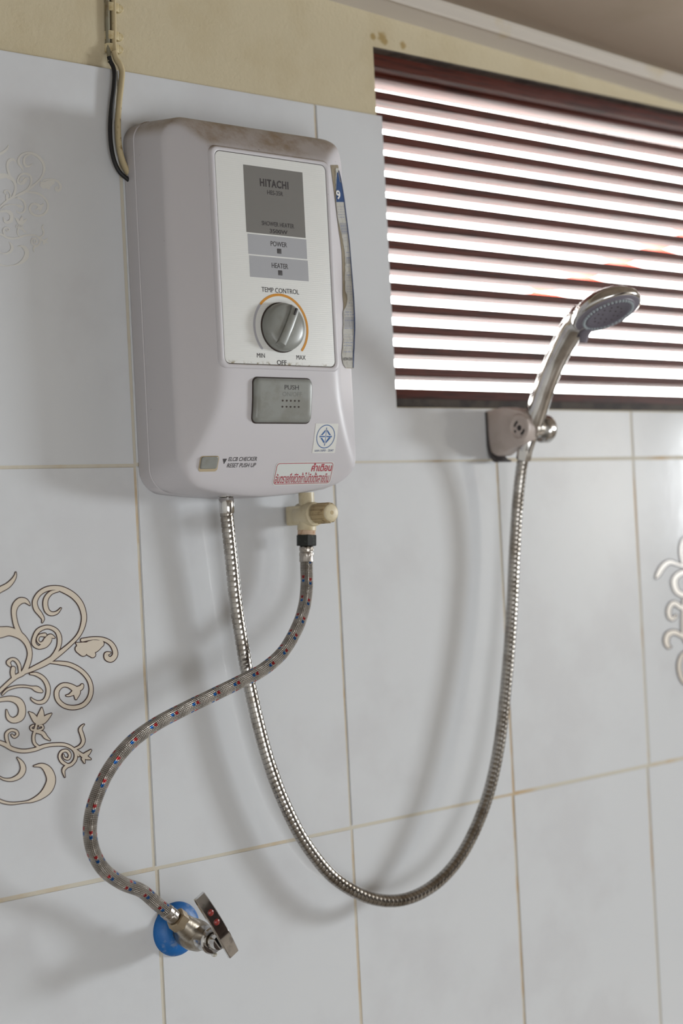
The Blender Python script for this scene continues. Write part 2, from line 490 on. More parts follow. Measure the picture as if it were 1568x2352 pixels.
vv = [bm.verts.new((x, y, ceil_z(x)+h)) for h in (0, .08) for x, y in ((XL-.1, YF-.1), (XR+.1, YF-.1), (XR+.1, .12), (XL-.1, .12))]
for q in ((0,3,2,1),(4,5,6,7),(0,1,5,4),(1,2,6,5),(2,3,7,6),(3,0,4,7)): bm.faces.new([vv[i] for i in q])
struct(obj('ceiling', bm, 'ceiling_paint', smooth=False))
# opaque panes, added to keep sky light out of the unseen window openings
for n, (b_, ax) in enumerate((((XR+.03, XR+.04, ky0, ky1, kz0, kz1), 0), ((-1.0, .32, YF-.06, YF-.05, -1.28, -.36), 1))):
    wnd = struct(obj('window_%d' % (n+2), bx(*b_), 'panel_white', smooth=False))
    fr = bmesh.new()
    if ax == 0:
        for (a0, a1, c0, c1) in ((ky0, ky1, kz0, kz0+.02), (ky0, ky1, kz1-.02, kz1), (ky0, ky0+.02, kz0+.02, kz1-.02), (ky1-.02, ky1, kz0+.02, kz1-.02)):
            box(fr, XR+.005, XR+.03, a0, a1, c0, c1)
    else:
        for (a0, a1, c0, c1) in ((-1.0, .32, -1.28, -1.26), (-1.0, .32, -.38, -.36), (-1.0, -.98, -1.26, -.38), (.30, .32, -1.26, -.38)):
            box(fr, a0, a1, YF-.05, YF-.005, c0, c1)
    obj('window_frame', fr, 'dark_wood', wnd, smooth=False)

dr = struct(obj('added_door_1', bx(0.95, 1.75, YF, YF+.03, ZF, 0.34), 'added_door_wood', smooth=False))  # unseen dark door, added so the chrome has something dark to reflect
obj('added_door_panel', bx(1.03, 1.67, YF+.03, YF+.04, -0.55, 0.24, bev=.004), 'added_door_wood', dr); obj('added_door_panel', bx(1.03, 1.67, YF+.03, YF+.04, -1.48, -0.66, bev=.004), 'added_door_wood', dr)
cyl_ = lathe(bmesh.new(), (1.02, YF+.03, -.62), (0, 1, 0), [(0, .026), (.004, .026), (.006, .012), (.03, .012), (.034, .026), (.055, .026), (.062, .014), (.062, 0)], 24)
obj('added_door_knob', cyl_, 'dull_metal', dr)
# cornice along the back wall: slanting underside, two beads, a lip against the ceiling
bm = bmesh.new()
prof = [(0.0055, -0.0210), (-0.024, -0.0150), (-0.0255, -0.0165), (-0.0275, -0.0165), (-0.029, -0.0145), (-0.0292, -0.0035), (-0.031, -0.0022), (-0.031, 0.004), (0.0055, 0.004)]
ends = []
for x in (XL, XR):
    ends.append([bm.verts.new((x, y, ceil_z(x)+z)) for y, z in prof])
for k in range(len(prof)):
    k2 = (k+1) % len(prof); bm.faces.new((ends[0][k], ends[0][k2], ends[1][k2], ends[1][k]))
bm.faces.new(ends[0][::-1]); bm.faces.new(ends[1]); bmesh.ops.recalc_face_normals(bm, faces=bm.faces)
struct(obj('trim_1', bm, 'cornice_paint', smooth=False))

# window with wooden louvre blades
win = bpy.data.objects.new('window_1', None); COL.objects.link(win); win.location = ((OPX0+OPX1)/2, 0.06, OPZ0); struct(win)
SY = 0.050
obj('bottom_rail', bx(OPX0, OPX1, SY-.012, SY+.03, OPZ0, OPZ0+.0135, bev=.001), 'mouldy_wood', win)
obj('bottom_sash', bx(OPX0, OPX1, SY-.002, SY+.03, OPZ0+.0135, 0.0896, bev=.0012), 'dark_wood', win)
obj('lintel_strip', bx(OPX0, OPX1, 0.0056, 0.022, 0.4745, OPZ1-.0001), 'mouldy_wood', win)
obj('top_rail', bx(OPX0, OPX1, 0.019, SY+.035, 0.4595, OPZ1-.0001, bev=.0012), 'dark_wood', win)
obj('top_sash', bx(OPX0, OPX1, SY-.008, SY+.03, 0.4550, 0.4595, bev=.0010), 'dark_wood', win)
for x in (OPX0, OPX1-.02):
    obj('jamb', bx(x, x+.02, SY+.002, SY+.034, 0.0896, 0.4565), 'dark_wood', win)
for k in range(14):
    z1 = 0.4436 - 0.02525*k; th = 0.0106; dp = 0.021; tl = math.radians(9)
    bm = bmesh.new()
    c_ = [(0, 0), (dp*math.cos(tl), -dp*math.sin(tl)), (dp*math.cos(tl), -dp*math.sin(tl)-th), (0, -th)]
    jit = random.uniform(-.0006, .0006)
    E_ = [[bm.verts.new((x, SY+y, z1+z+(jit if x > .9 else 0))) for y, z in c_] for x in (OPX0+.004, OPX1-.004)]
    for q in range(4): bm.faces.new((E_[0][q], E_[0][(q+1) % 4], E_[1][(q+1) % 4], E_[1][q]))
    bm.faces.new(E_[0][::-1]); bm.faces.new(E_[1]); bmesh.ops.recalc_face_normals(bm, faces=bm.faces)
    bmesh.ops.bevel(bm, geom=list(bm.edges), offset=.0008, segments=1, affect='EDGES')
    obj('slat', bm, 'dark_wood', win)

# ================================================================ ORNAMENT PRINTED ON TWO TILES
STROKES = [
 [(-60,265,22),(0,228,24),(70,190,22),(120,140,16),(145,95,9),(150,62,2)],
 [(-40,1240,14),(60,1145,15),(150,1070,18),(220,1030,20),(262,950,22),(285,850,20),(265,760,22),(215,690,28),(150,650,34),(80,630,40),(0,640,50),(-60,640,55)],
 [(190,655,20),(152,570,20),(132,460,20),(145,385,26),(190,338,28),(240,335,20),(270,358,11),(285,378,2)],
 [(230,1030,12),(330,985,20),(450,925,24),(560,850,20),(680,750,15),(760,660,16),(800,560,20),(806,470,22),(775,370,24),(710,290,25),(620,235,25),(540,212,20),(450,222,19),(375,268,18),(335,340,20),(345,410,21),(385,465,18),(412,510,11),(405,545,2)],
 [(560,238,8),(490,258,15),(445,310,19),(435,370,20),(450,430,20),(490,460,17),(545,450,11),(585,408,3)],
 [(480,900,12),(530,840,14),(565,770,17),(570,690,19),(545,630,17),(490,595,15),(430,592,15),(365,625,17),(328,690,15),(325,750,18),(370,785,14),(425,760,28),(455,720,34),(485,680,22),(520,690,6)],
 [(425,735,14),(385,745,8),(360,715,8),(378,672,9),(430,665,16)],
 [(735,745,5),(780,770,36),(840,790,58),(910,770,58),(965,748,34)],[(760,800,36),(800,835,34)],[(870,830,42),(890,855,28)],
 [(790,715,14),(900,698,12),(990,707,15),(1060,742,18),(1100,800,20),(1106,860,22),(1070,900,24),(1030,888,22),(1025,850,18),(1060,838,6)],
 [(480,930,6),(580,936,15),(680,955,17),(780,1010,17),(850,1090,17),(876,1180,17),(860,1270,18),(800,1340,18),(710,1366,18),(620,1350,18),(555,1290,18),(545,1210,19),(590,1155,17),(650,1150,18),(710,1180,26),(735,1215,36),(730,1280,8)],
 [(720,1195,24),(775,1175,20),(790,1150,12)],[(720,1215,26),(670,1245,10),(640,1250,5)],
 [(290,1040,6),(350,1045,15),(420,1090,17),(460,1170,18),(455,1250,17),(420,1305,16),(360,1315,13),(310,1290,8),(298,1272,2)],
 [(20,1240,5),(70,1192,9),(150,1165,9),(230,1160,8),(300,1170,9),(340,1182,22),(370,1195,22),(398,1208,12)],
 [(190,1040,9),(182,960,13),(150,910,13),(110,900,11),(78,930,17),(95,960,10)],[(125,990,20),(120,1030,20),(130,1070,20)],
 [(-40,1300,15),(30,1285,18),(110,1282,23),(180,1312,32),(210,1380,31),(195,1455,32),(130,1488,24),(78,1460,18),(60,1390,3)],
 [(400,1368,3),(397,1410,20),(388,1460,32),(372,1515,20)],[(278,1410,3),(310,1440,20),(345,1490,26),(370,1515,14)],[(493,1425,3),(455,1455,20),(410,1495,26),(372,1518,14)],
 [(350,1530,9),(335,1590,12),(320,1650,12),(330,1710,12),(370,1745,9)],[(335,1580,7),(305,1580,8),(295,1555,8),(318,1538,8)],[(350,1585,7),(385,1580,8),(412,1562,8),(400,1538,8),(375,1545,6)],
 [(350,1600,10),(405,1610,17),(438,1650,15),(480,1680,3)],
 [(-40,1690,14),(40,1720,18),(120,1765,16),(220,1785,15),(330,1770,15),(430,1735,14),(530,1722,13),(620,1725,13),(690,1755,13),(725,1800,13),(725,1860,13),(690,1910,13),(640,1932,15),(610,1972,13),(622,2035,2)],
 [(660,1925,10),(600,1892,13),(572,1840,11),(592,1792,11),(640,1782,11),(670,1820,11),(655,1860,9),(618,1850,7),(608,1820,4)],
 [(700,1770,8),(770,1740,13),(800,1690,15),(788,1630,16),(772,1580,15),(785,1548,8),(808,1528,2)],
 [(730,1775,7),(790,1825,16),(820,1838,24)],[(872,1778,6),(845,1805,16),(810,1830,20)],[(870,1862,5),(830,1848,18)],[(812,1898,4),(800,1860,16)],[(740,1800,6),(755,1830,8)],
 [(90,1740,8),(65,1680,13),(60,1620,13),(100,1585,11),(150,1592,11),(165,1625,11),(135,1650,9),(112,1630,7)],
 [(165,1850,3),(205,1900,17),(220,1960,24),(190,2020,22),(120,2058,15),(50,2060,9),(0,2040,6),(-40,2010,6)],
 [(325,1930,3),(400,1925,19),(460,1972,36),(490,2060,40),(460,2150,40),(390,2220,26),(300,2265,13),(230,2278,6),(120,2290,9),(40,2280,11),(-40,2250,13)],
]
STROKES_R = [
 [(560,640,12),(430,592,12),(350,562,14),(270,545,20),(200,600,24),(145,690,20),(125,722,4)],
 [(560,640,20),(430,660,24),(350,710,26),(330,780,28),(360,870,26),(440,915,24),(560,900,18)],
 [(560,1080,16),(420,1060,20),(330,1005,22),(275,1060,20),(272,1145,20),(310,1185,16),(350,1150,10)],
 [(560,1420,14),(430,1380,16),(340,1335,24),(265,1355,26),(240,1430,26),(262,1495,18),(290,1498,4)],
 [(440,960,12),(425,1200,11),(438,1400,12),(520,1500,14)],[(520,1520,10),(430,1580,14),(392,1660,18),(388,1760,18),(430,1880,18),(540,1960,18)],[(520,220,8),(430,300,12),(406,420,15),(428,560,12)]]
def ribbon(st, off, n=6):
    L_, R_ = [], []
    s_ = catmull(st, n)
    for i, (x, y, q) in enumerate(s_):
        x0, y0, _ = s_[max(0, i-1)]; x1, y1, _ = s_[min(len(s_)-1, i+1)]
        l = math.hypot(x1-x0, y1-y0) or 1; nx, ny = -(y1-y0)/l, (x1-x0)/l; q = max(q, 1.0)*1.0 + off
        L_.append((x+nx*q, y+ny*q)); R_.append((x-nx*q, y-ny*q))
    # round ends
    e0, e1 = s_[0], s_[-1]
    def cap(c, frm, to):
        a0 = math.atan2(frm[1]-c[1], frm[0]-c[0]); r = math.hypot(frm[0]-c[0], frm[1]-c[1])
        return [(c[0]+r*math.cos(a0-math.pi*k/5), c[1]+r*math.sin(a0-math.pi*k/5)) for k in range(1, 5)]
    return L_, R_, cap(e0, R_[0], L_[0]), cap(e1, L_[-1], R_[-1])
def ornament(parent, sets, mats=('ornament_tan', 'ornament_brown'), o_out=8.5, name='printed_ornament'):
    bm = bmesh.new()
    for layer, off in ((0, o_out), (1, 0.0)):
        k = 0
        for strokes, conv, lo, hi in sets:
            for st in strokes:
                k += 1; d = 0.00042 + layer*0.00020 + k*2e-6
                L_, R_, c0, c1 = ribbon(st, off*conv[3])
                def W(p):
                    q = P(conv[1]+p[0]/conv[0], conv[2]+p[1]/conv[0]); q.x += conv[4]
                    return bm.verts.new((min(max(q.x, lo), hi), -d, q.z))
                l = [W(p) for p in L_]; r = [W(p) for p in R_]
                for i in range(len(l)-1):
                    try: f = bm.faces.new((l[i], r[i], r[i+1], l[i+1])); f.material_index = 1-layer
                    except ValueError: pass
                for cp, a_, b_ in ((c0, r[0], l[0]), (c1, l[-1], r[-1])):
                    f = bm.faces.new([a_]+[W(p) for p in cp]+[b_]); f.material_index = 1-layer
    for f in bm.faces:
        f.normal_update()
        if f.normal.y > 0: f.normal_flip()
    return obj(name, bm, list(mats), parent, smooth=False)
cvL = (4.2, 0, 1300, 1.0); cvR = (4.9, 1480, 1180, 1.6)
ornament(ORN_TILES[2], [(STROKES, (8.0, 0, 325, 1.0, 0.0), -0.245, -0.006)], ('tile_relief', 'tile_relief'), 3.0, 'embossed_ornament')
ornament(ORN_TILES[0], [(STROKES, cvL+(0.0,), -0.247, -0.005)])
ornament(ORN_TILES[1], [([t for t in STROKES if min(p[0] for p in t) > 250], cvL+(1.0,), 0.754, 0.995), (STROKES_R, cvR+(0.0,), 0.754, 0.995)])

# ================================================================ WATER HEATER
HX0, HX1, HZ0, HZ1 = 0.0021, 0.2420, -0.0270, 0.3430
HC = (HX0+HX1)/2
heater = thing('shower_heater', (HC, 0, HZ0), 'off-white electric shower heater with a temperature knob on the tiled wall', 'water heater')
def smin(a_, b_, k=0.004):
    h_ = max(k-abs(a_-b_), 0.0)/k
    return min(a_, b_) - h_*h_*k*0.25
def surf(x, z):
    """how far the heater's front stands out from the wall"""
    d = 0.0850
    if z < 0.09: d -= 2.1*(0.09-z)**2
    s = 0.61
    d = smin(d, 0.0850 - s*(0.0495-x)); d = smin(d, 0.0850 - s*(x-0.1945))
    d = smin(d, 0.0850 - 0.70*(z-0.3065), 0.006)
    return d
def outline(inset, rad, front=False):
    pts = rrect(HX0+inset, HX1-inset, HZ0+inset*0.3, HZ1-inset*0.6, rad, n=12)
    # more points on the straight runs, and a bottom edge that sags in the middle
    out = []
    for (x0, z0), (x1, z1) in zip(pts, pts[1:]+pts[:1]):
        n = 1 if math.hypot(x1-x0, z1-z0) < 0.02 else 18
        for k in range(n): out.append((x0+(x1-x0)*k/n, z0+(z1-z0)*k/n))
    res = []
    for x, z in out:
        f = max(0.0, min(1.0, (0.03-z)/0.055))
        sag = (0.0117-1.3*(x-HC)**2)*f if front else 0.0095*(1-((x-HC)/((HX1-HX0)/2))**2)*f
        res.append((x, z-sag))
    return res
o_back = outline(0.0, 0.022)
bm = bmesh.new()
loft(bm, [[(x, -d, z) for x, z in outline(i_, r_)] for d, i_, r_ in ((0.0, 0.001, .022), (0.0008, 0.0, .022), (0.0185, 0.0006, .022), (0.0192, 0.0014, .022))])
obj('rear_shell', bm, 'heater_plastic', heater)
bm = bmesh.new()
o_e = outline(0.0072, 0.027, True); edge = [surf(x, z) for x, z in o_e]
o_s = outline(0.0012, 0.0225)
R = [[(x, -0.0190, z) for x, z in outline(0.0024, .0225)], [(x, -0.0196, z) for x, z in outline(0.0014, .0225)]]
FR = 0.0075
for k in range(1, 7):
    t = k/6
    R.append([(a_[0]+(b_[0]-a_[0])*t, -(0.0200+(e-FR*0.62-0.0200)*t), a_[1]+(b_[1]-a_[1])*t) for a_, b_, e in zip(o_s, o_e, edge)])
cz = (HZ0+HZ1)/2
ts = [0.9965, 0.990, 0.981, 0.970, 0.957, 0.945, 0.93, 0.91, 0.89, 0.86, 0.83, 0.8, 0.77, 0.74, 0.71, 0.68, 0.65, 0.62, 0.58, 0.53, 0.46, 0.38, 0.3, 0.2, 0.1, 0.02]
for t in ts:
    ring = []
    for x, z in o_e:
        # move inward along a mostly rectangular path
        X, Z = HC+(x-HC)*t, cz+(z-cz)*t
        dist = (1-t)*math.hypot(min(abs(x-HC), 0.13), min(abs(z-cz), 0.13))
        q = max(0.0, 1-dist/FR); rd = FR*0.55*(1-math.sqrt(max(0.0, 1-q*q)))
        ring.append((X, -(surf(X, Z)-rd), Z))
    R.append(ring)
loft(bm, R)
obj('front_cover', bm, 'heater_plastic', heater, angle=60)

# raised rim round the printed panel, and the panel itself
bm = bmesh.new()
def ring_slab(outer, inner, dlow, dtop):
    n = len(outer)
    prof_ = []
    def mixr(t): return [(a_[0]+(b_[0]-a_[0])*t, a_[1]+(b_[1]-a_[1])*t) for a_, b_ in zip(outer, inner)]
    for t, d in ((0.0, dlow), (0.10, dlow+.6*(dtop-dlow)), (0.3, dtop-.0003), (0.5, dtop), (0.85, dtop), (0.97, dtop-.0004), (1.0, dtop-.0016)):
        prof_.append([(x, -d, z) for x, z in mixr(t)])
    loft(bm, prof_, cap0=False, cap1=True)
ring_slab(rrect(0.0468, 0.1975, 0.0880, 0.3080, .009), rrect(0.0532, 0.1911, 0.0932, 0.3026, .0062), 0.0825, 0.0863)
obj('panel_rim', bm, 'heater_plastic', heater)
DP = 0.0858
obj('panel_joint', slab(0.0531, 0.1912, 0.0931, 0.3027, .0062, 0.0845, 0.0851), 'dark_gap', heater)
panel = obj('front_panel', slab(0.0537, 0.1906, 0.0937, 0.3021, .0058, 0.0846, DP, bev=.0004), 'panel_white', heater, loc=(HC, -.085, 0.0937))
e = 0.00012
obj('label_block', slab(0.0868, 0.1606, 0.2246, 0.2918, .0002, DP, DP+e), 'label_dark', panel, smooth=False)
obj('label_block', slab(0.0880, 0.1612, 0.2030, 0.2232, .0002, DP, DP+e), 'label_light', panel, smooth=False)
obj('label_block', slab(0.0886, 0.1618, 0.1803, 0.2016, .0002, DP, DP+e), 'label_light', panel, smooth=False)
dt = DP + 0.00024
def ptext(body, x0, x1, z0, z1, m_='print_black', bold=0.006, space=1.0):
    return text(body, x0, x1, z0, z1, dt, m_, panel, bold=0.0 if 'M' in body else bold, space=space)
ptext('HITACHI', 0.1062, 0.1418, 0.2722, 0.2802, bold=0.034, space=1.14)
ptext('HES-35R', 0.1148, 0.1344, 0.2648, 0.2693, bold=.01)
ptext('SHOWER HEATER', 0.1060, 0.1465, 0.2331, 0.2376, bold=.01)
ptext('3500W', 0.1155, 0.1378, 0.2262, 0.2303, bold=0.022)
ptext('POWER', 0.1158, 0.1362, 0.2130, 0.2180)
ptext('HEATER', 0.1158, 0.1362, 0.1911, 0.1962)
ptext('TEMP CONTROL', 0.1018, 0.1485, 0.1661, 0.1710)
ptext('MIN', 0.0922, 0.1018, 0.1001, 0.1045)
ptext('MAX', 0.1412, 0.1528, 0.0997, 0.1042)
ptext('OFF', 0.1164, 0.1284, 0.0948-.0012, 0.0984)
for z in (0.2085, 0.1866):
    obj('indicator_lamp', slab(0.1235, 0.1287, z-.0025, z+.0025, .0004, DP, DP+.0004, bev=.0002), 'print_grey', panel)
# temperature scale: orange from upper left round to MAX, lilac from MIN
KX, KZ = 0.1238, 0.1312
def arc(a0, a1, r0, r1, m_, d):
    bm = bmesh.new(); n = 60; A_, B_ = [], []
    for k in range(n+1):
        a_ = math.radians(a0+(a1-a0)*k/n)
        A_.append(bm.verts.new((KX+r0*math.cos(a_), -d, KZ+r0*math.sin(a_)))); B_.append(bm.verts.new((KX+r1*math.cos(a_), -d, KZ+r1*math.sin(a_))))
    for k in range(n): bm.faces.new((A_[k], A_[k+1], B_[k+1], B_[k]))
    for a_ in (a0, a1):
        c = bm.verts.new((KX+(r0+r1)/2*math.cos(math.radians(a_)), -d, KZ+(r0+r1)/2*math.sin(math.radians(a_))))
        rr = (r1-r0)/2; prev = None; first = None
        c.co.y = -d-.00004
        vs_ = [bm.verts.new((c.co.x+rr*math.cos(2*math.pi*k/10), -d-.00004, c.co.z+rr*math.sin(2*math.pi*k/10))) for k in range(10)]
        for k in range(10): bm.faces.new((c, vs_[k], vs_[(k+1) % 10]))
    for f in bm.faces:
        f.normal_update()
        if f.normal.y > 0: f.normal_flip()
    return obj('temperature_scale', bm, m_, panel, smooth=False)
arc(137, 221, 0.0318, 0.0344, 'print_lilac', DP+.00016)
arc(-41, 136, 0.0318, 0.0344, 'print_orange', DP+.0002)
# knob: shallow dome with a raised bar and a pointer slot
bm = lathe(bmesh.new(), (KX, -DP-.0001, KZ), (0, -1, 0), [(0, .0253), (.0010, .0253), (.0012, .0248), (.0012, 0)], 56)
obj('knob_seat', bm, 'dark_gap', heater)
kn = obj('temperature_knob', lathe(bmesh.new(), (KX, -DP-.0006, KZ), (0, -1, 0), [(0, .0244), (.006, .0241), (.0085, .0232), (.0100, .021), (.0112, .017), (.0119, .011), (.0122, .005), (.0123, 0)], 64), 'grey_plastic', heater, loc=(KX, -DP, KZ))
kt_ = math.radians(62)
bm = bmesh.new()
hl, hw = 0.0226, 0.0054
sec = []
for t in (-1, -.9, -.6, 0, .6, .9, 1):
    ht = 0.0150*(1-0.12*t*t) if abs(t) < .95 else 0.0105
    wdt = hw*(1.0-0.0*t); ln = hl*t
    sec.append([(ln, -wdt, 0.004), (ln, -wdt*.86, ht-.0008), (ln, -wdt*.6, ht), (ln, wdt*.6, ht), (ln, wdt*.86, ht-.0008), (ln, wdt, 0.004)])
cs, sn = math.cos(kt_), math.sin(kt_)
loft(bm, [[(KX+a_*cs-b_*sn, -DP-.0006-c, KZ+a_*sn+b_*cs) for a_, b_, c in s] for s in sec])
bmesh.ops.recalc_face_normals(bm, faces=bm.faces)
bar = obj('grip_bar', bm, 'grey_plastic', kn)
bm = bmesh.new(); q0, q1, qw = 0.0128, 0.0198, 0.0009
for a_, b_, c in (((q0, -qw), (q1, -qw), 0),): pass
pts_ = [(q0, -qw), (q1, -qw), (q1, qw), (q0, qw)]
loft(bm, [[(KX+a_*cs-b_*sn, -DP-.0006-h_, KZ+a_*sn+b_*cs) for a_, b_ in pts_] for h_ in (0.012, 0.01545)])
bmesh.ops.recalc_face_normals(bm, faces=bm.faces)
obj('pointer_mark', bm, 'print_black', kn, smooth=False)

# big push button
BX0, BX1, BZ0, BZ1 = 0.0868, 0.1588, 0.0362, 0.0800
obj('button_shade_sheet', slab(BX0-.0012, BX1+.0008, BZ0-.0012, BZ1+.0012, .006, -.003, 0.0003, surf=surf, rings=6), 'dark_gap', heater)  # dark sheet standing in for the shade around the recessed button
pb = obj('push_button', slab(BX0, BX1, BZ0, BZ1, .0055, -.002, 0.0046, bev=.0034, surf=surf, rings=8), 'grey_plastic', heater, angle=60)
text('PUSH', 0.1222, 0.1400, 0.0686, 0.0732, .00475, 'print_black', pb, surf=surf, bold=.005)
text('ON/OFF', 0.1195, 0.1440, 0.0620, 0.0664, .0047, 'print_worn', pb, surf=surf)
bm = bmesh.new()
for i in range(5):
    for j in range(2):
        x, z = 0.1200+i*0.0051, 0.0577-j*0.0060
        lathe(bm, (x, -(surf(x, z)+.0046), z), (0, -1, 0), [(0, .00115), (.0001, .00115), (.00015, .0)], 12)
obj('grip_dimples', bm, 'dark_gap', pb)
# small test button in its recess
EX0, EX1, EZ0, EZ1 = 0.0315, 0.0508, -0.0085, 0.0030
obj('button_recess', slab(EX0-.0012, EX1+.0018, EZ0-.0026, EZ1+.0010, .003, -.003, 0.0003, surf=surf, rings=4), 'tan_grime', heater)
tb = obj('test_button', slab(EX0, EX1, EZ0, EZ1, .002, -.003, 0.0024, bev=.0008, surf=surf, rings=4), 'grey_plastic', heater)
bm = bmesh.new(); poly(bm, [(0.0572, 0.0010), (0.0622, 0.0010), (0.0595, -0.0042)][::-1], 0.0003, surf); obj('arrow_mark', bm, 'print_grey', heater, smooth=False)
text('ELCB CHECKER', 0.0640, 0.0985, -0.0014, 0.0026, .0003, 'print_grey', heater, surf=surf, shear=.2)
text('RESET PUSH UP', 0.0636, 0.0985, -0.0075, -0.0034, .0003, 'print_grey', heater, surf=surf, shear=.2)
# standard mark sticker
SX0, SX1, SZ0, SZ1 = 0.1670, 0.1968, 0.0058, 0.0356
stk = obj('certification_sticker', slab(SX0, SX1, SZ0, SZ1, .0004, 0.0, 0.0003, surf=surf, rings=8), 'sticker_white', heater, smooth=False)
bm = bmesh.new(); cx_, cz_ = (SX0+SX1)/2-.0002, 0.0224
def rg(r0, r1, rz):
    n = 48; A_ = []; B_ = []
    for k in range(n):
        a_ = 2*math.pi*k/n
        for L_, r in ((A_, r0), (B_, r1)):
            x, z = cx_+r*math.cos(a_), cz_+r*rz*math.sin(a_); L_.append(bm.verts.new((x, -(surf(x, z)+.00045), z)))
    for k in range(n): bm.faces.new((A_[k], A_[(k+1) % n], B_[(k+1) % n], B_[k]))
rg(0.0112, 0.0120, 1.0)
def emb(pts2):
    k_ = 0.0113/300.0
    poly(bm, [(cx_+(x-650)*k_*0.98, cz_-(y-690)*k_*0.86) for x, y in pts2], 0.00045, surf)
emb([(628,440),(650,400),(672,440)]); emb([(640,430),(660,430),(660,950),(640,950)]); emb([(628,940),(672,940),(650,985)])
emb([(425,690),(455,650),(455,730)]); emb([(450,672),(625,672),(625,708),(450,708)]); emb([(675,672),(850,672),(850,708),(675,708)]); emb([(845,650),(875,690),(845,730)])
emb([(620,470),(620,540),(530,648),(468,648)]); emb([(680,470),(832,648),(770,648),(680,540)]); emb([(468,732),(530,732),(620,840),(620,910)]); emb([(680,840),(770,708),(840,725),(680,910)])
for f in bm.faces:
    f.normal_update()
    if f.normal.y > 0: f.normal_flip()
obj('certification_mark', bm, 'print_blue', stk, smooth=False)
text('มอก.1693 - 2547', SX0+.0030, SX1-.0022, 0.0072, 0.0094, .00045, 'print_navy', stk, surf=surf, bold=.01)
# red warning sticker
QX0, QX1, QZ0, QZ1 = 0.1235, 0.1990, -0.0262, -0.0030
q = obj('warning_sticker', slab(QX0, QX1, QZ0, QZ1, .004, 0.0, 0.00025, surf=surf, rings=8), 'sticker_clear', heater, smooth=False)
bm = bmesh.new()
o1 = rrect(QX0+.0011, QX1-.0011, QZ0+.0011, QZ1-.0011, .0034); o2 = rrect(QX0+.0017, QX1-.0017, QZ0+.0017, QZ1-.0017, .0029)
A_, B_ = o1, o2
va = [bm.verts.new((x, -(surf(x, z)+.0004), z)) for x, z in A_]; vb = [bm.verts.new((x, -(surf(x, z)+.0004), z)) for x, z in B_]
for k in range(len(va)):
    k2 = (k+1) % len(va); bm.faces.new((va[k], va[k2], vb[k2], vb[k]))
bmesh.ops.subdivide_edges(bm, edges=[e_ for e_ in bm.edges if e_.calc_length() > .006], cuts=4)
for v in bm.verts: v.co.y = -(surf(v.co.x, v.co.z)+.0004)
obj('sticker_border', bm, 'print_red', q, smooth=False)
text('คำเตือน', 0.1700, 0.1965, -0.0128, -0.0046, .0004, 'print_red', q, surf=surf, bold=.025)
text('อันตรายถึงชีวิตถ้าไม่ติดตั้งสายดิน', 0.1262, 0.1955, -0.0240, -0.0136, .0004, 'print_red', q, surf=surf, bold=.012)

# torn energy sticker curling round the right edge
rows = [(379,759,776),(392,761,779),(408,763,783),(430,766,787),(455,769,791),(480,772,794),(505,775,797),(530,778,800),(555,782,803),(580,785,805),(605,786,807),(630,786.5,809),(655,787,811),(680,787,813),(700,789,814),(720,788,815),(740,788.5,815.5),(760,787.5,815.5),(780,788,814.5),(800,786.5,814),(815,785,813),(828,786,813),(838,789,812.5),(848,796,812)]
NS = 12
def spt(v, s, lift):
    for (v0, a0, b0), (v1, a1, b1) in zip(rows, rows[1:]):
        if v <= v1 or v1 == rows[-1][0]:
            t = min(1, max(0, (v-v0)/(v1-v0))); ul, ur = a0+(a1-a0)*t, b0+(b1-b0)*t; break
    u = ul+(ur-ul)*s
    d = 0.070
    for _ in range(25):
        p = P(u, v, d); ds = surf(min(p.x, 0.2335), p.z)
        d = 0.6*d + 0.4*(max(ds, 0.0555) + 0.0012*(s*s) + lift)
    return P(u, v, d)
def strip(name, material, parent, v0, v1, s0f, s1f, lift, nv=40, ns=6, thick=True):
    bm = bmesh.new(); G = []
    for i in range(nv+1):
        v = v0+(v1-v0)*i/nv; a_, b_ = s0f(v), s1f(v)
        G.append([bm.verts.new(spt(v, a_+(b_-a_)*k/ns, lift)) for k in range(ns+1)])
    for i in range(nv):
        for k in range(ns): bm.faces.new((G[i][k], G[i+1][k], G[i+1][k+1], G[i][k+1]))
    if thick: bmesh.ops.solidify(bm, geom=list(bm.faces), thickness=0.00025)
    bmesh.ops.recalc_face_normals(bm, faces=bm.faces)
    return obj(name, bm, material, parent, angle=70)
def lerpf(tab):
    def f(v):
        for (a_, x), (b_, y) in zip(tab, tab[1:]):
            if v <= b_: return x+(y-x)*max(0, (v-a_))/(b_-a_)
        return tab[-1][1]
    return f
rnd = [random.uniform(-.05, .05) for _ in range(60)]
one = lambda v: 1.0
back = strip('torn_sticker', 'paper_beige', heater, 379, 846, lambda v: 0.0, one, 0.0006, nv=70)
tear = lerpf([(379, .95), (392, .72), (415, .42), (440, .2), (470, .05), (500, .06), (560, .36), (590, .44), (640, .30), (670, .28), (675, .5), (690, .52), (705, .25), (715, .0), (760, .0), (846, .0)])
strip('sticker_face', 'paper_torn', back, 386, 845, lambda v: max(0.0, tear(v)*.75+rnd[int(v) % 60]*.6), one, 0.0011, nv=120)
strip('sticker_header', 'print_blue', back, 396, 464, lambda v: max(0.04, tear(v)+.02), lambda v: .93 if v > 420 else .8, 0.0015, nv=16)
strip('sticker_border', 'print_navy', back, 392, 845, lambda v: .90, lambda v: 1.0, 0.0016, nv=60, ns=1)
for vv_ in (541, 548, 730, 735, 741): pass
for v0_, v1_ in ((512, 538), (590, 606), (728, 752)):
    strip('printed_band', 'paper_grey', back, v0_, v1_, lambda v: max(.10, tear(v)+.04), lambda v: .92, 0.0014, nv=6)
bm = bmesh.new(); bm2 = bmesh.new()
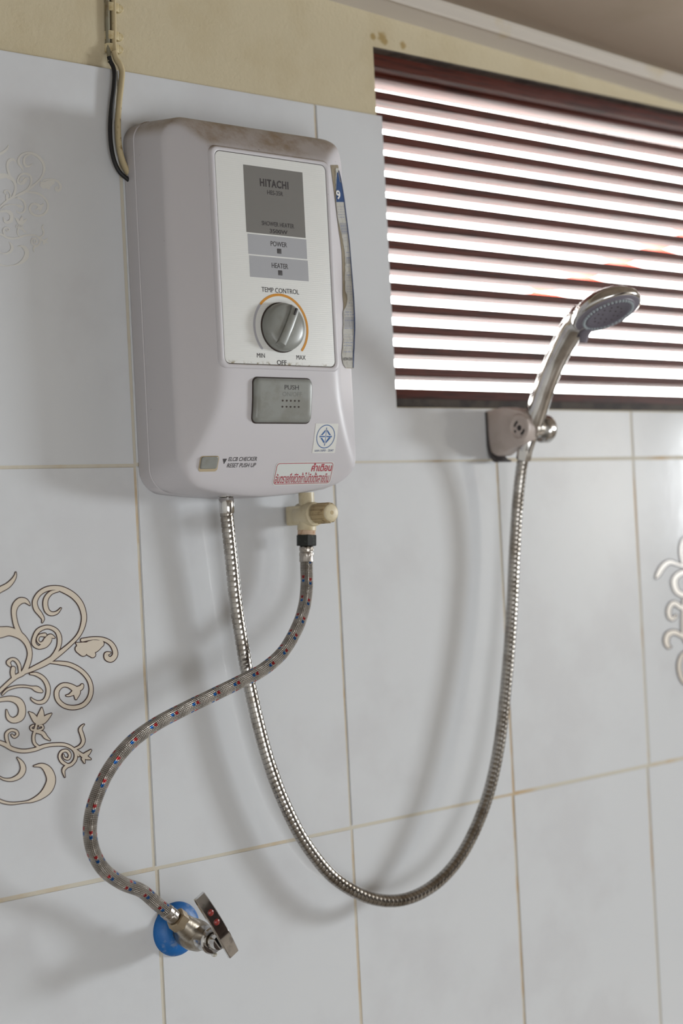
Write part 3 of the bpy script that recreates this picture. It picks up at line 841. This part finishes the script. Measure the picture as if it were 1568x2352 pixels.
def dash(bmx, v, h_, a_, b_):
    pts_ = [spt(v, a_, .0017), spt(v, b_, .0017), spt(v+h_, b_, .0017), spt(v+h_, a_, .0017)]
    bmx.faces.new([bmx.verts.new(p) for p in pts_])
vv_ = 474
while vv_ < 812:
    lo = max(.14, tear(vv_)+.1); s_ = lo
    tgt = bm2 if random.random() < .35 else bm
    while s_ < .82:
        wd = random.uniform(.03, .10); dash(tgt, vv_, 1.8, s_, min(.86, s_+wd)); s_ += wd+random.uniform(.04, .12)
    vv_ += random.choice((6, 6, 7, 14))
for b_, m_ in ((bm, 'print_lilac'), (bm2, 'print_fade')): obj('fine_print', b_, m_, back, smooth=False)['kind'] = 'stuff'
def stext(body, v0, v1, s0, s1, m_):
    o_ = text(body, 0, 1, 0, 1, 0, m_, back, bold=.02)
    for v in o_.data.vertices:
        x, z = v.co.x+woff(back).x, v.co.z+woff(back).z
        v.co = spt(v1+(v0-v1)*z, s0+(s1-s0)*x, .0019) - woff(back)
stext('9', 437, 458, .18, .62, 'sticker_white')
stext('HITACHI', 821, 828, .1, .86, 'print_black')

# ================================================================ INLET STOP VALVE UNDER THE HEATER (cream plastic)
VX, VD = 0.1877, 0.030
ZB = -0.036
iv = thing('stop_valve', (VX, -VD, -0.07), 'cream plastic stop valve with ribbed knob hanging under the heater', 'valve')
def cyl(name, m_, parent, org, axis, prof, seg=32, rmod=None, turn=0.0, angle=38):
    return obj(name, lathe(bmesh.new(), org, axis, prof, seg, rmod, turn), m_, parent, angle=angle)
cyl('neck', 'cream_plastic', iv, (VX, -VD, -.0335), (0, 0, -1), [(0, .0083), (.0135, .0083)])
zc = P(703, 1182, VD).z
obj('valve_body', bx(VX-.0108, VX+.0108, -.031, -.006, zc-.0108, zc+.0098, bev=.0022), 'cream_plastic', iv)
cyl('valve_barrel', 'cream_plastic', iv, (VX, -.016, zc), (0, -1, 0), [(0, .0108), (.004, .0128), (.026, .0128), (.0285, .0122), (.0295, .0105), (.0295, 0)], 40)
pn, pf_ = P(703.5, 1229, VD), P(703.5, 1254, VD); dn = (pf_-pn).normalized(); vb_ = Vector((VX, -VD, zc))
db = (pn-vb_); lb_ = db.length; db.normalize()
cyl('outlet_boss', 'cream_plastic', iv, vb_, db, [(0, .0100), (.0165, .0100), (.0170, .0094)])
prof = []
for k in range(6):
    prof += [(k*.0016, .0089), (k*.0016+.0008, .0099)]
prof.append((.0096, .0089))
cyl('thread', 'thread_tape', iv, vb_+db*(lb_-.0092), db, prof, 40)
def ribs(i, ph): return 1.0 + (0.045 if math.cos(14*ph) > 0 else -0.035)
kb = cyl('valve_knob', 'grimy_cream', iv, (VX, -.0480, zc+.0004), (0, -1, 0), [(0, .0098), (.001, .0106), (.0205, .0104), (.0215, .0098)], 112, ribs)
cyl('knob_cap', 'cream_plastic', kb, (VX, -.0680, zc+.0004), (0, -1, 0), [(0, .0092), (.0030, .0092), (.0038, .0085), (.0042, .0075), (.0042, .0)], 40)
cyl('hex_socket', 'grimy_cream', kb, (VX, -.0722, zc+.0004), (0, -1, 0), [(0, .0024), (.00015, .0024), (.00015, 0)], 36, hexmod)

# ================================================================ BRAIDED SUPPLY HOSE
bh = thing('braided_hose', pf_, 'braided metal supply hose with red and blue flecks from heater to wall tap', 'hose')
cyl('black_nut', 'black_rubber', bh, pn, dn, [(0, .0108), (.0005, .0113), (.0108, .0113), (.0114, .0108)], 36, hexmod, turn=.35, angle=20)
def crimp(i, ph): return 1.0 + (.03 if i in (2, 3, 6, 7) else -.02)*(1 if math.cos(8*ph) > 0 else -.6)
pc = pn+dn*.0114
cyl('crimp_ferrule', 'ferrule_metal', bh, pc, dn, [(0, .0066), (.001, .0072), (.0022, .0074), (.0050, .0074), (.0056, .0070), (.0068, .0070), (.0074, .0074), (.0105, .0075), (.0115, .0073), (.0165, .0075), (.017, .0068)], 48, crimp, angle=25)
# angle valve position
AX, AZ = 0.0216, -0.4662
bc = Vector((AX, -.036, AZ)); oa = Vector((-0.74, -0.02, 0.66)).normalized()        # outlet direction
f_end = bc + oa*0.0465
f_in = bc + oa*0.0330
px = [(703.5,1306,.031),(704,1345,.032),(699,1390,.037),(683,1440,.046),(650,1497,.057),(605,1537,.064),(555,1564,.067),(490,1596,.066),(420,1630,.062),(355,1665,.058),(298,1708,.055),(252,1765,.053),(221,1830,.051),(207,1890,.049),(211,1945,.047),(236,1995,.045),(280,2028,.042),(325,2046,.040)]
pts_ = [pc+dn*.0150, pc+dn*.024] + [P(*p) for p in px[1:]] + [bc+oa*0.062, f_end]
path = evenly([Vector(p) for p in catmull([tuple(p) for p in pts_], 14)], 0.003)
obj('braid_sleeve', sweep(bmesh.new(), path, .0066, 28, uv=True), 'braid', bh, angle=80)
cyl('crimp_ferrule', 'ferrule_metal', bh, f_end+oa*.001, -oa, [(0, .0069), (.0005, .0074), (.0045, .0075), (.0050, .0071), (.0062, .0071), (.0068, .0074), (.0125, .0073), (.0135, .0066)], 48, crimp, angle=25)
cyl('hex_nut', 'brassy_metal', bh, f_in+oa*.0015, -oa, [(0, .0100), (.0010, .0113), (.0095, .0113), (.0105, .0106)], 36, hexmod, turn=.2, angle=20)

# ================================================================ WALL TAP (angle valve)
tap = thing('angle_valve', (AX, 0, AZ), 'metal wall tap with blue flange and chrome lever', 'tap')
cyl('wall_flange', 'blue_paint', tap, (AX-.002, -.0002, AZ+.001), (0, -1, 0), [(0, .0268), (.0015, .0268), (.0040, .0250), (.0075, .0190), (.0085, .0140), (.0085, 0)], 64, angle=60)
cyl('body', 'dull_metal', tap, (AX, -.006, AZ), (0, -1, 0), [(0, .0110), (.006, .0115), (.012, .0145), (.022, .0158), (.032, .0150), (.040, .0125), (.042, .0120)], 48, angle=60)
cyl('outlet_arm', 'dull_metal', tap, bc, oa, [(0, .0125), (.016, .0115), (.024, .0100), (.031, .0092)], 36, angle=60)
cyl('bonnet', 'chrome', tap, (AX, -.046, AZ), (0, -1, 0), [(0, .0120), (.001, .0122), (.0135, .0122), (.0150, .0132), (.0165, .0132), (.0180, .0120), (.0180, .0085), (.0165, .0085), (.0165, 0)], 40)
cyl('stem', 'brassy_metal', tap, (AX, -.060, AZ), (0, -1, 0), [(0, .0055), (.012, .0050), (.012, 0)], 24)
# lever: curved chrome plate across the stem
la = P(457, 2058, .078); lb = P(536, 2191, .077); lv = lb-la; Ll = lv.length
ax_ = lv.normalized(); nrm = Vector((-0.10, -1, 0.10)); nrm = (nrm-ax_*nrm.dot(ax_)).normalized(); sd = ax_.cross(nrm)
bm = bmesh.new(); rings = []
for k in range(13):
    t = k/12; c = la+lv*t - nrm*(0.0035*math.cos((t-.5)*2.4)-.002)*0 + nrm*(0.0030*math.sin(math.pi*t))
    wd = .0066*(1-.10*abs(2*t-1)**3); th = .0020
    rings.append([c+sd*a_*wd+nrm*b_*th for a_, b_ in ((-1, -.9), (-1, .6), (-.86, 1), (.86, 1), (1, .6), (1, -.9))])
loft(bm, rings); bmesh.ops.recalc_face_normals(bm, faces=bm.faces)
lev = obj('lever_handle', bm, 'mirror_chrome', tap, angle=30)
lc = (la+lb)/2
cyl('lever_hub', 'chrome', tap, (AX, -.066, AZ), (0, -1, 0), [(0, .0078), (.003, .0080), (.0085, .0070)], 28)
for t in (0.27, 0.43):
    p = la+lv*t + nrm*(0.0030*math.sin(math.pi*t)+.0018)
    cyl('rust_spot', 'red_bead', lev, p, nrm, [(0, .0033), (.0006, .0031), (.0012, .0022), (.0014, 0)], 20)
cyl('water_drop', 'panel_white', tap, (AX+.001, -.0625, AZ-.0128), (0, 0, -1), [(0, .0030), (.0012, .0031), (.0026, .0022), (.0032, 0)], 20, angle=80)

# ================================================================ CHROME SHOWER HOSE
SXo, SDo = 0.0852, 0.030
hs = thing('shower_hose', (SXo, -SDo, -.05), 'long chrome flexible shower hose hanging in a deep loop', 'hose')
cyl('outlet_nipple', 'chrome', heater, (SXo, -SDo, -.030), (0, 0, -1), [(0, .0085), (.0055, .0085), (.0060, .0070)], 32)
cyl('end_sleeve', 'chrome', hs, (SXo, -SDo, -.0361), (.02, .012, -1), [(0, .0072), (.001, .0078), (.0155, .0076), (.017, .0066)], 32)
px = [(518.5,1164,.030),(520,1178,.030),(524,1215,.0295),(532,1290,.028),(541,1380,.0265),(553,1460,.026),(570,1560,.0255),(590,1650,.0255),(617,1750,.0255),(655,1850,.026),(700,1935,.027),(760,2010,.029),(825,2053,.033),(885,2069,.036),(945,2061,.039),(1005,2026,.041),(1055,1970,.0425),(1095,1895,.0425),(1125,1810,.0415),(1146,1710,.0395),(1159,1600,.037),(1169,1490,.0345),(1176,1380,.033),(1181,1270,.033),(1188,1160,.037),(1196,1085,.0435),(1203,1044,.0495)]
path = [Vector(p) for p in catmull([tuple(P(*p)) for p in px], 16)]
PITCH = 0.0055; FS = 0.002; SEG = 22
path = evenly(path, FS); FR_ = []; u_ = None
for i in range(len(path)):
    t_ = (path[min(i+1, len(path)-1)]-path[max(i-1, 0)]).normalized()
    u_ = Vector((0, 1, 0)) if u_ is None else u_
    u_ = (u_-t_*u_.dot(t_)).normalized(); FR_.append((u_.copy(), t_.cross(u_)))
LEN = FS*(len(path)-2)
PR = [(0.0, .0059), (.07, .0059), (.10, .0066), (.36, .0068), (.70, .0069), (.97, .0068)]     # one interlocked band
bm = bmesh.new(); rows_ = []; j = 0
while True:
    s0 = j/SEG*PITCH
    if s0+PITCH > LEN: break
    ph = 2*math.pi*j/SEG; row = []
    for t_, r_ in PR:
        x_ = (s0+t_*PITCH)/FS; i = int(x_); f_ = x_-i
        c_ = path[i].lerp(path[i+1], f_); ua = FR_[i][0].lerp(FR_[i+1][0], f_); va = FR_[i][1].lerp(FR_[i+1][1], f_)
        row.append(bm.verts.new(c_ + ua*(r_*math.cos(ph)) + va*(r_*math.sin(ph))))
    rows_.append(row); j += 1
for j in range(len(rows_)-1):
    for k in range(len(PR)):
        if k+1 < len(PR): bm.faces.new((rows_[j][k], rows_[j+1][k], rows_[j+1][k+1], rows_[j][k+1]))
        elif j+1+SEG < len(rows_): bm.faces.new((rows_[j][k], rows_[j+1][k], rows_[j+1+SEG][0], rows_[j+SEG][0]))
bmesh.ops.recalc_face_normals(bm, faces=bm.faces)
obj('coiled_tube', bm, 'steel_hose', hs, angle=35)
h_top = path[-1]; h_dir = (path[-1]-path[-6]).normalized()

# ================================================================ HAND SHOWER AND ITS HOLDER
BXf = 0.4868
br = thing('shower_holder', (BXf+.012, 0, 0.02), 'off-white plastic wall bracket with clamp screw below the window', 'shower holder')
# lug: side profile in (depth, z), extruded along x
zt, zb_ = P(1122, 938, 0).z-.003, P(1140, 1040, .01).z
prof = [(0.0, 0.0585), (0.028, 0.0610), (0.046, 0.0580), (0.060, 0.0535), (0.0665, 0.0460), (0.0690, 0.0350), (0.0665, 0.0240), (0.0600, 0.0165), (0.0500, 0.0130), (0.036, 0.0095), (0.022, 0.0040), (0.012, 0.0050), (0.004, 0.0110), (0.0, 0.0200)]
prof = [(p_[0], p_[1]) for p_ in catmull([(a_, b_) for a_, b_ in prof], 4)]
bm = bmesh.new()
cyx = sum(a_ for a_, _ in prof)/len(prof); czx = sum(b_ for _, b_ in prof)/len(prof)
def lug(x, k): return [(x, -(cyx+(a_-cyx)*k), czx+(b_-czx)*k) for a_, b_ in prof]
loft(bm, [lug(BXf, .955), lug(BXf+.0008, .985), lug(BXf+.002, 1), lug(BXf+.017, 1)]); bmesh.ops.recalc_face_normals(bm, faces=bm.faces)
obj('bracket_body', bm, 'bracket_white', br, angle=40)
bm = bmesh.new()
loft(bm, [[(x, -d, z) for d, z in catmull([(-.0005, .056), (.003, .056), (.0035, .030), (.006, .012), (.012, .0015), (.019, -.0012), (.019, -.0035), (.010, -.0022), (.003, .008), (-.0005, .02)], 3)] for x in (BXf-.0012, BXf+.020)])
bmesh.ops.recalc_face_normals(bm, faces=bm.faces)
obj('dark_outline', bm, 'outline_dark', br, angle=40)  # dark outline behind and below the bracket body
dc = Vector((BXf, -.0560, .0340))
rg_ = cyl('screw_ring', 'bracket_white', br, dc, (-1, 0, 0), [(-.002, .0160), (.0018, .0160), (.0028, .0150), (.0028, .0122), (.0010, .0116), (.0010, .0)], 48)
bm = bmesh.new()
lathe(bm, dc+Vector((-.0010, 0, 0)), (-1, 0, 0), [(0, .0034), (.0006, .0030), (.0006, .0)], 20)
a_, u_, v_ = frame_of((-1, 0, 0))
for ph0, ph1 in ((15, 75), (195, 255), (105, 128)):
    n = 6; A_, B_ = [], []
    for k in range(n+1):
        ph = math.radians(ph0+(ph1-ph0)*k/n)
        for L_, r in ((A_, .0062), (B_, .0092)):
            L_.append(bm.verts.new(dc+Vector((-.00125, 0, 0))+u_*(r*math.cos(ph))+v_*(r*math.sin(ph))))
    for k in range(n): bm.faces.new((A_[k], A_[k+1], B_[k+1], B_[k]))
obj('screw_slots', bm, 'print_black', br, smooth=False)
cyl('clamp_barrel', 'chrome', br, dc+Vector((.015, 0, 0)), (1, 0, 0), [(0, .0150), (.004, .0150), (.004, .0120), (.024, .0120), (.0245, .0)], 40)
cyl('clamp_knob', 'chrome', br, dc+Vector((.034, 0, -.001)), (1, 0, 0), [(0, .0150), (.002, .0166), (.010, .0166), (.013, .0150), (.0145, .010), (.0150, 0)], 40)
# hand shower: handle leans out of the holder into the room
sh = thing('hand_shower', (0.505, -.05, 0.0), 'chrome hand shower with grey spray face in front of the louvred window', 'shower head')
cl = [(1204,1041,.0500,.0088),(1212,1012,.0530,.0098),(1222,980,.0590,.0112),(1233,942,.0685,.0125),(1252,885,.0830,.0122),(1273,832,.0980,.0125),(1298,782,.1170,.0138),(1320,746,.1330,.0150),(1338,726,.1470,.0150),(1352,713,.1560,.0110)]
cp = [(*P(u, v, d), r) for u, v, d, r in cl]
cp = catmull(cp, 8)
obj('handle', sweep(bmesh.new(), [Vector(c[:3]) for c in cp], [c[3] for c in cp], 32), 'chrome', sh, angle=60)
cyl('handle_nut', 'chrome', sh, Vector(cp[0][:3])+h_dir*.004, -h_dir, [(0, .0090), (.002, .0094), (.012, .0088), (.0125, .0078)], 36, hexmod, angle=20)
hc = P(1393, 716, .176); n_ = Vector((0, -.42, -.906)).normalized()
RH = 0.0405
cyl('head_shell', 'chrome', sh, hc, -n_, [(-.0030, RH-.0035), (-.0020, RH-.0008), (.0005, RH), (.004, RH-.0002), (.008, RH-.002), (.0125, RH-.007), (.0165, RH-.0140), (.0190, RH-.0220), (.0205, .008), (.0208, 0)], 64, angle=60)
face = cyl('spray_face', 'shower_grey', sh, hc+n_*.0018, n_, [(0, RH-.0020), (.0012, RH-.0030), (.0016, RH-.0085), (.0022, RH-.0090), (.0022, .0)], 64)
cyl('spray_disc', 'shower_dark', face, hc+n_*.0036, n_, [(0, .0262), (.0012, .0258), (.0016, .024), (.0008, .022), (.0008, 0)], 48)
a_, u_, v_ = frame_of(n_)
for k in range(40):
    ph = 2*math.pi*k/40
    cyl('spray_nozzle', 'nozzle_rubber', face, hc+n_*.0036+u_*(.0288*math.cos(ph))+v_*(.0288*math.sin(ph)), n_, [(0, .0016), (.0022, .0013), (.0026, .0)], 8, angle=60)
for r, c in ((.016, 12), (.009, 6)):
    for k in range(c):
        ph = 2*math.pi*k/c
        cyl('spray_hole', 'dark_gap', face, hc+n_*.0044+u_*(r*math.cos(ph))+v_*(r*math.sin(ph)), n_, [(0, .0011), (.0003, .0010), (.0003, 0)], 8)
# mode lever under the head, on the handle side
hv = (Vector(cp[-24][:3])-hc); hv = (hv-n_*hv.dot(n_)).normalized()
bm = sweep(bmesh.new(), [hc+n_*.002+hv*.030, hc+n_*.006+hv*.038, hc+n_*.013+hv*.0435], [.0060, .0056, .0042], 16)
obj('mode_lever', bm, 'shower_grey', sh, angle=60)

# ================================================================ CABLES AND CLIPS
def cable(name, m_, px, r, label, squash=None):
    pts_ = [tuple(P(*p)) for p in px]
    o = obj(name, sweep(bmesh.new(), [Vector(p) for p in catmull(pts_, 8)], r, 16, squash=squash), m_, angle=80, loc=P(*px[-1]))
    return tag(o, label, 'cable')
cable('power_cable', 'cable_black', [(250,130,.0025),(254,142,.0030),(260,154,.0045),(263,172,.006),(261,205,.006),(256,245,.0055),(253,290,.0055),(255,332,.006),(262,368,.0065),(274,394,.0065),(291,410,.006),(305,420,.005)], .0022, 'thin black power cable curving down behind the heater')
cable('power_cable', 'cable_cream', [(262,118,.002),(267,136,.003),(275,148,.005),(280,165,.005),(278,195,.005),(274,230,.005),(271,270,.005),(271,305,.005),(274,340,.005),(281,368,.005),(291,392,.0048),(304,412,.004)], .0036, 'stained cream flat cable curving down behind the heater', squash=.75)
cable('power_cable', 'cable_grey', [(245,-60,-.0028),(246,0,-.0028),(247,60,-.0028),(249,110,-.0025),(252,142,.0025)], .0023, 'greyish thin cable clipped to the cream plaster')
cable('power_cable', 'cable_cream', [(259,-60,-.0022),(260,0,-.0022),(261,60,-.0022),(261,100,-.0018),(263,124,.0015)], .0036, 'brownish flat cable clipped to the cream plaster', squash=.7)
for i, (v, nm) in enumerate(((19, 'cream cable clip highest on the plaster'), (84, 'cream cable clip in the middle of the three'), (113, 'cream cable clip lowest, just above the tiles'))):
    c = P(254, v, -.0055)
    t = thing('cable_clip', c, nm, 'cable clip', 'cable clips on the plaster')
    bm = bmesh.new(); sec = []
    for k in range(9):
        a_ = math.pi*k/8; sec.append((-.0078*math.cos(a_)+.0008, .0062*math.sin(a_)**.6 if 0 < k < 8 else 0.0))
    rr = []
    for dz in (-.0042, .0042):
        rr.append([(c.x+x, c.y-y-.0002, c.z+dz) for x, y in sec]+[(c.x+x*.8, c.y-y*.75+.0, c.z+dz) for x, y in sec[::-1]])
    loft(bm, rr); bmesh.ops.recalc_face_normals(bm, faces=bm.faces)
    obj('clip_saddle', bm, 'clip_plastic', t)
    cyl('clip_nail', 'clip_plastic', t, c+Vector((.0085, 0, 0)), (0, -1, 0), [(0, .0040), (.004, .0040), (.005, .0032), (.005, .0)], 24)

# ================================================================ OUTDOORS, seen through the louvres
bm = bmesh.new(); e_ = []
for u, v in ((1290, 676), (1660, 530)):
    a_, c_ = P(u, v, -3.0), P(u, v-20, -3.0)
    e_.append([bm.verts.new(p) for p in (a_, c_, c_+Vector((0, .2, .02)), a_+Vector((0, .2, .02)))])
for k in range(4): bm.faces.new((e_[0][k], e_[0][(k+1) % 4], e_[1][(k+1) % 4], e_[1][k]))
bm.faces.new(e_[0][::-1]); bm.faces.new(e_[1]); bmesh.ops.recalc_face_normals(bm, faces=bm.faces)
tag(obj('roof_edge', bm, 'red_roof', smooth=False, loc=P(1290, 676, -3.0)), 'red roof edge outdoors glimpsed between the window slats', 'roof')
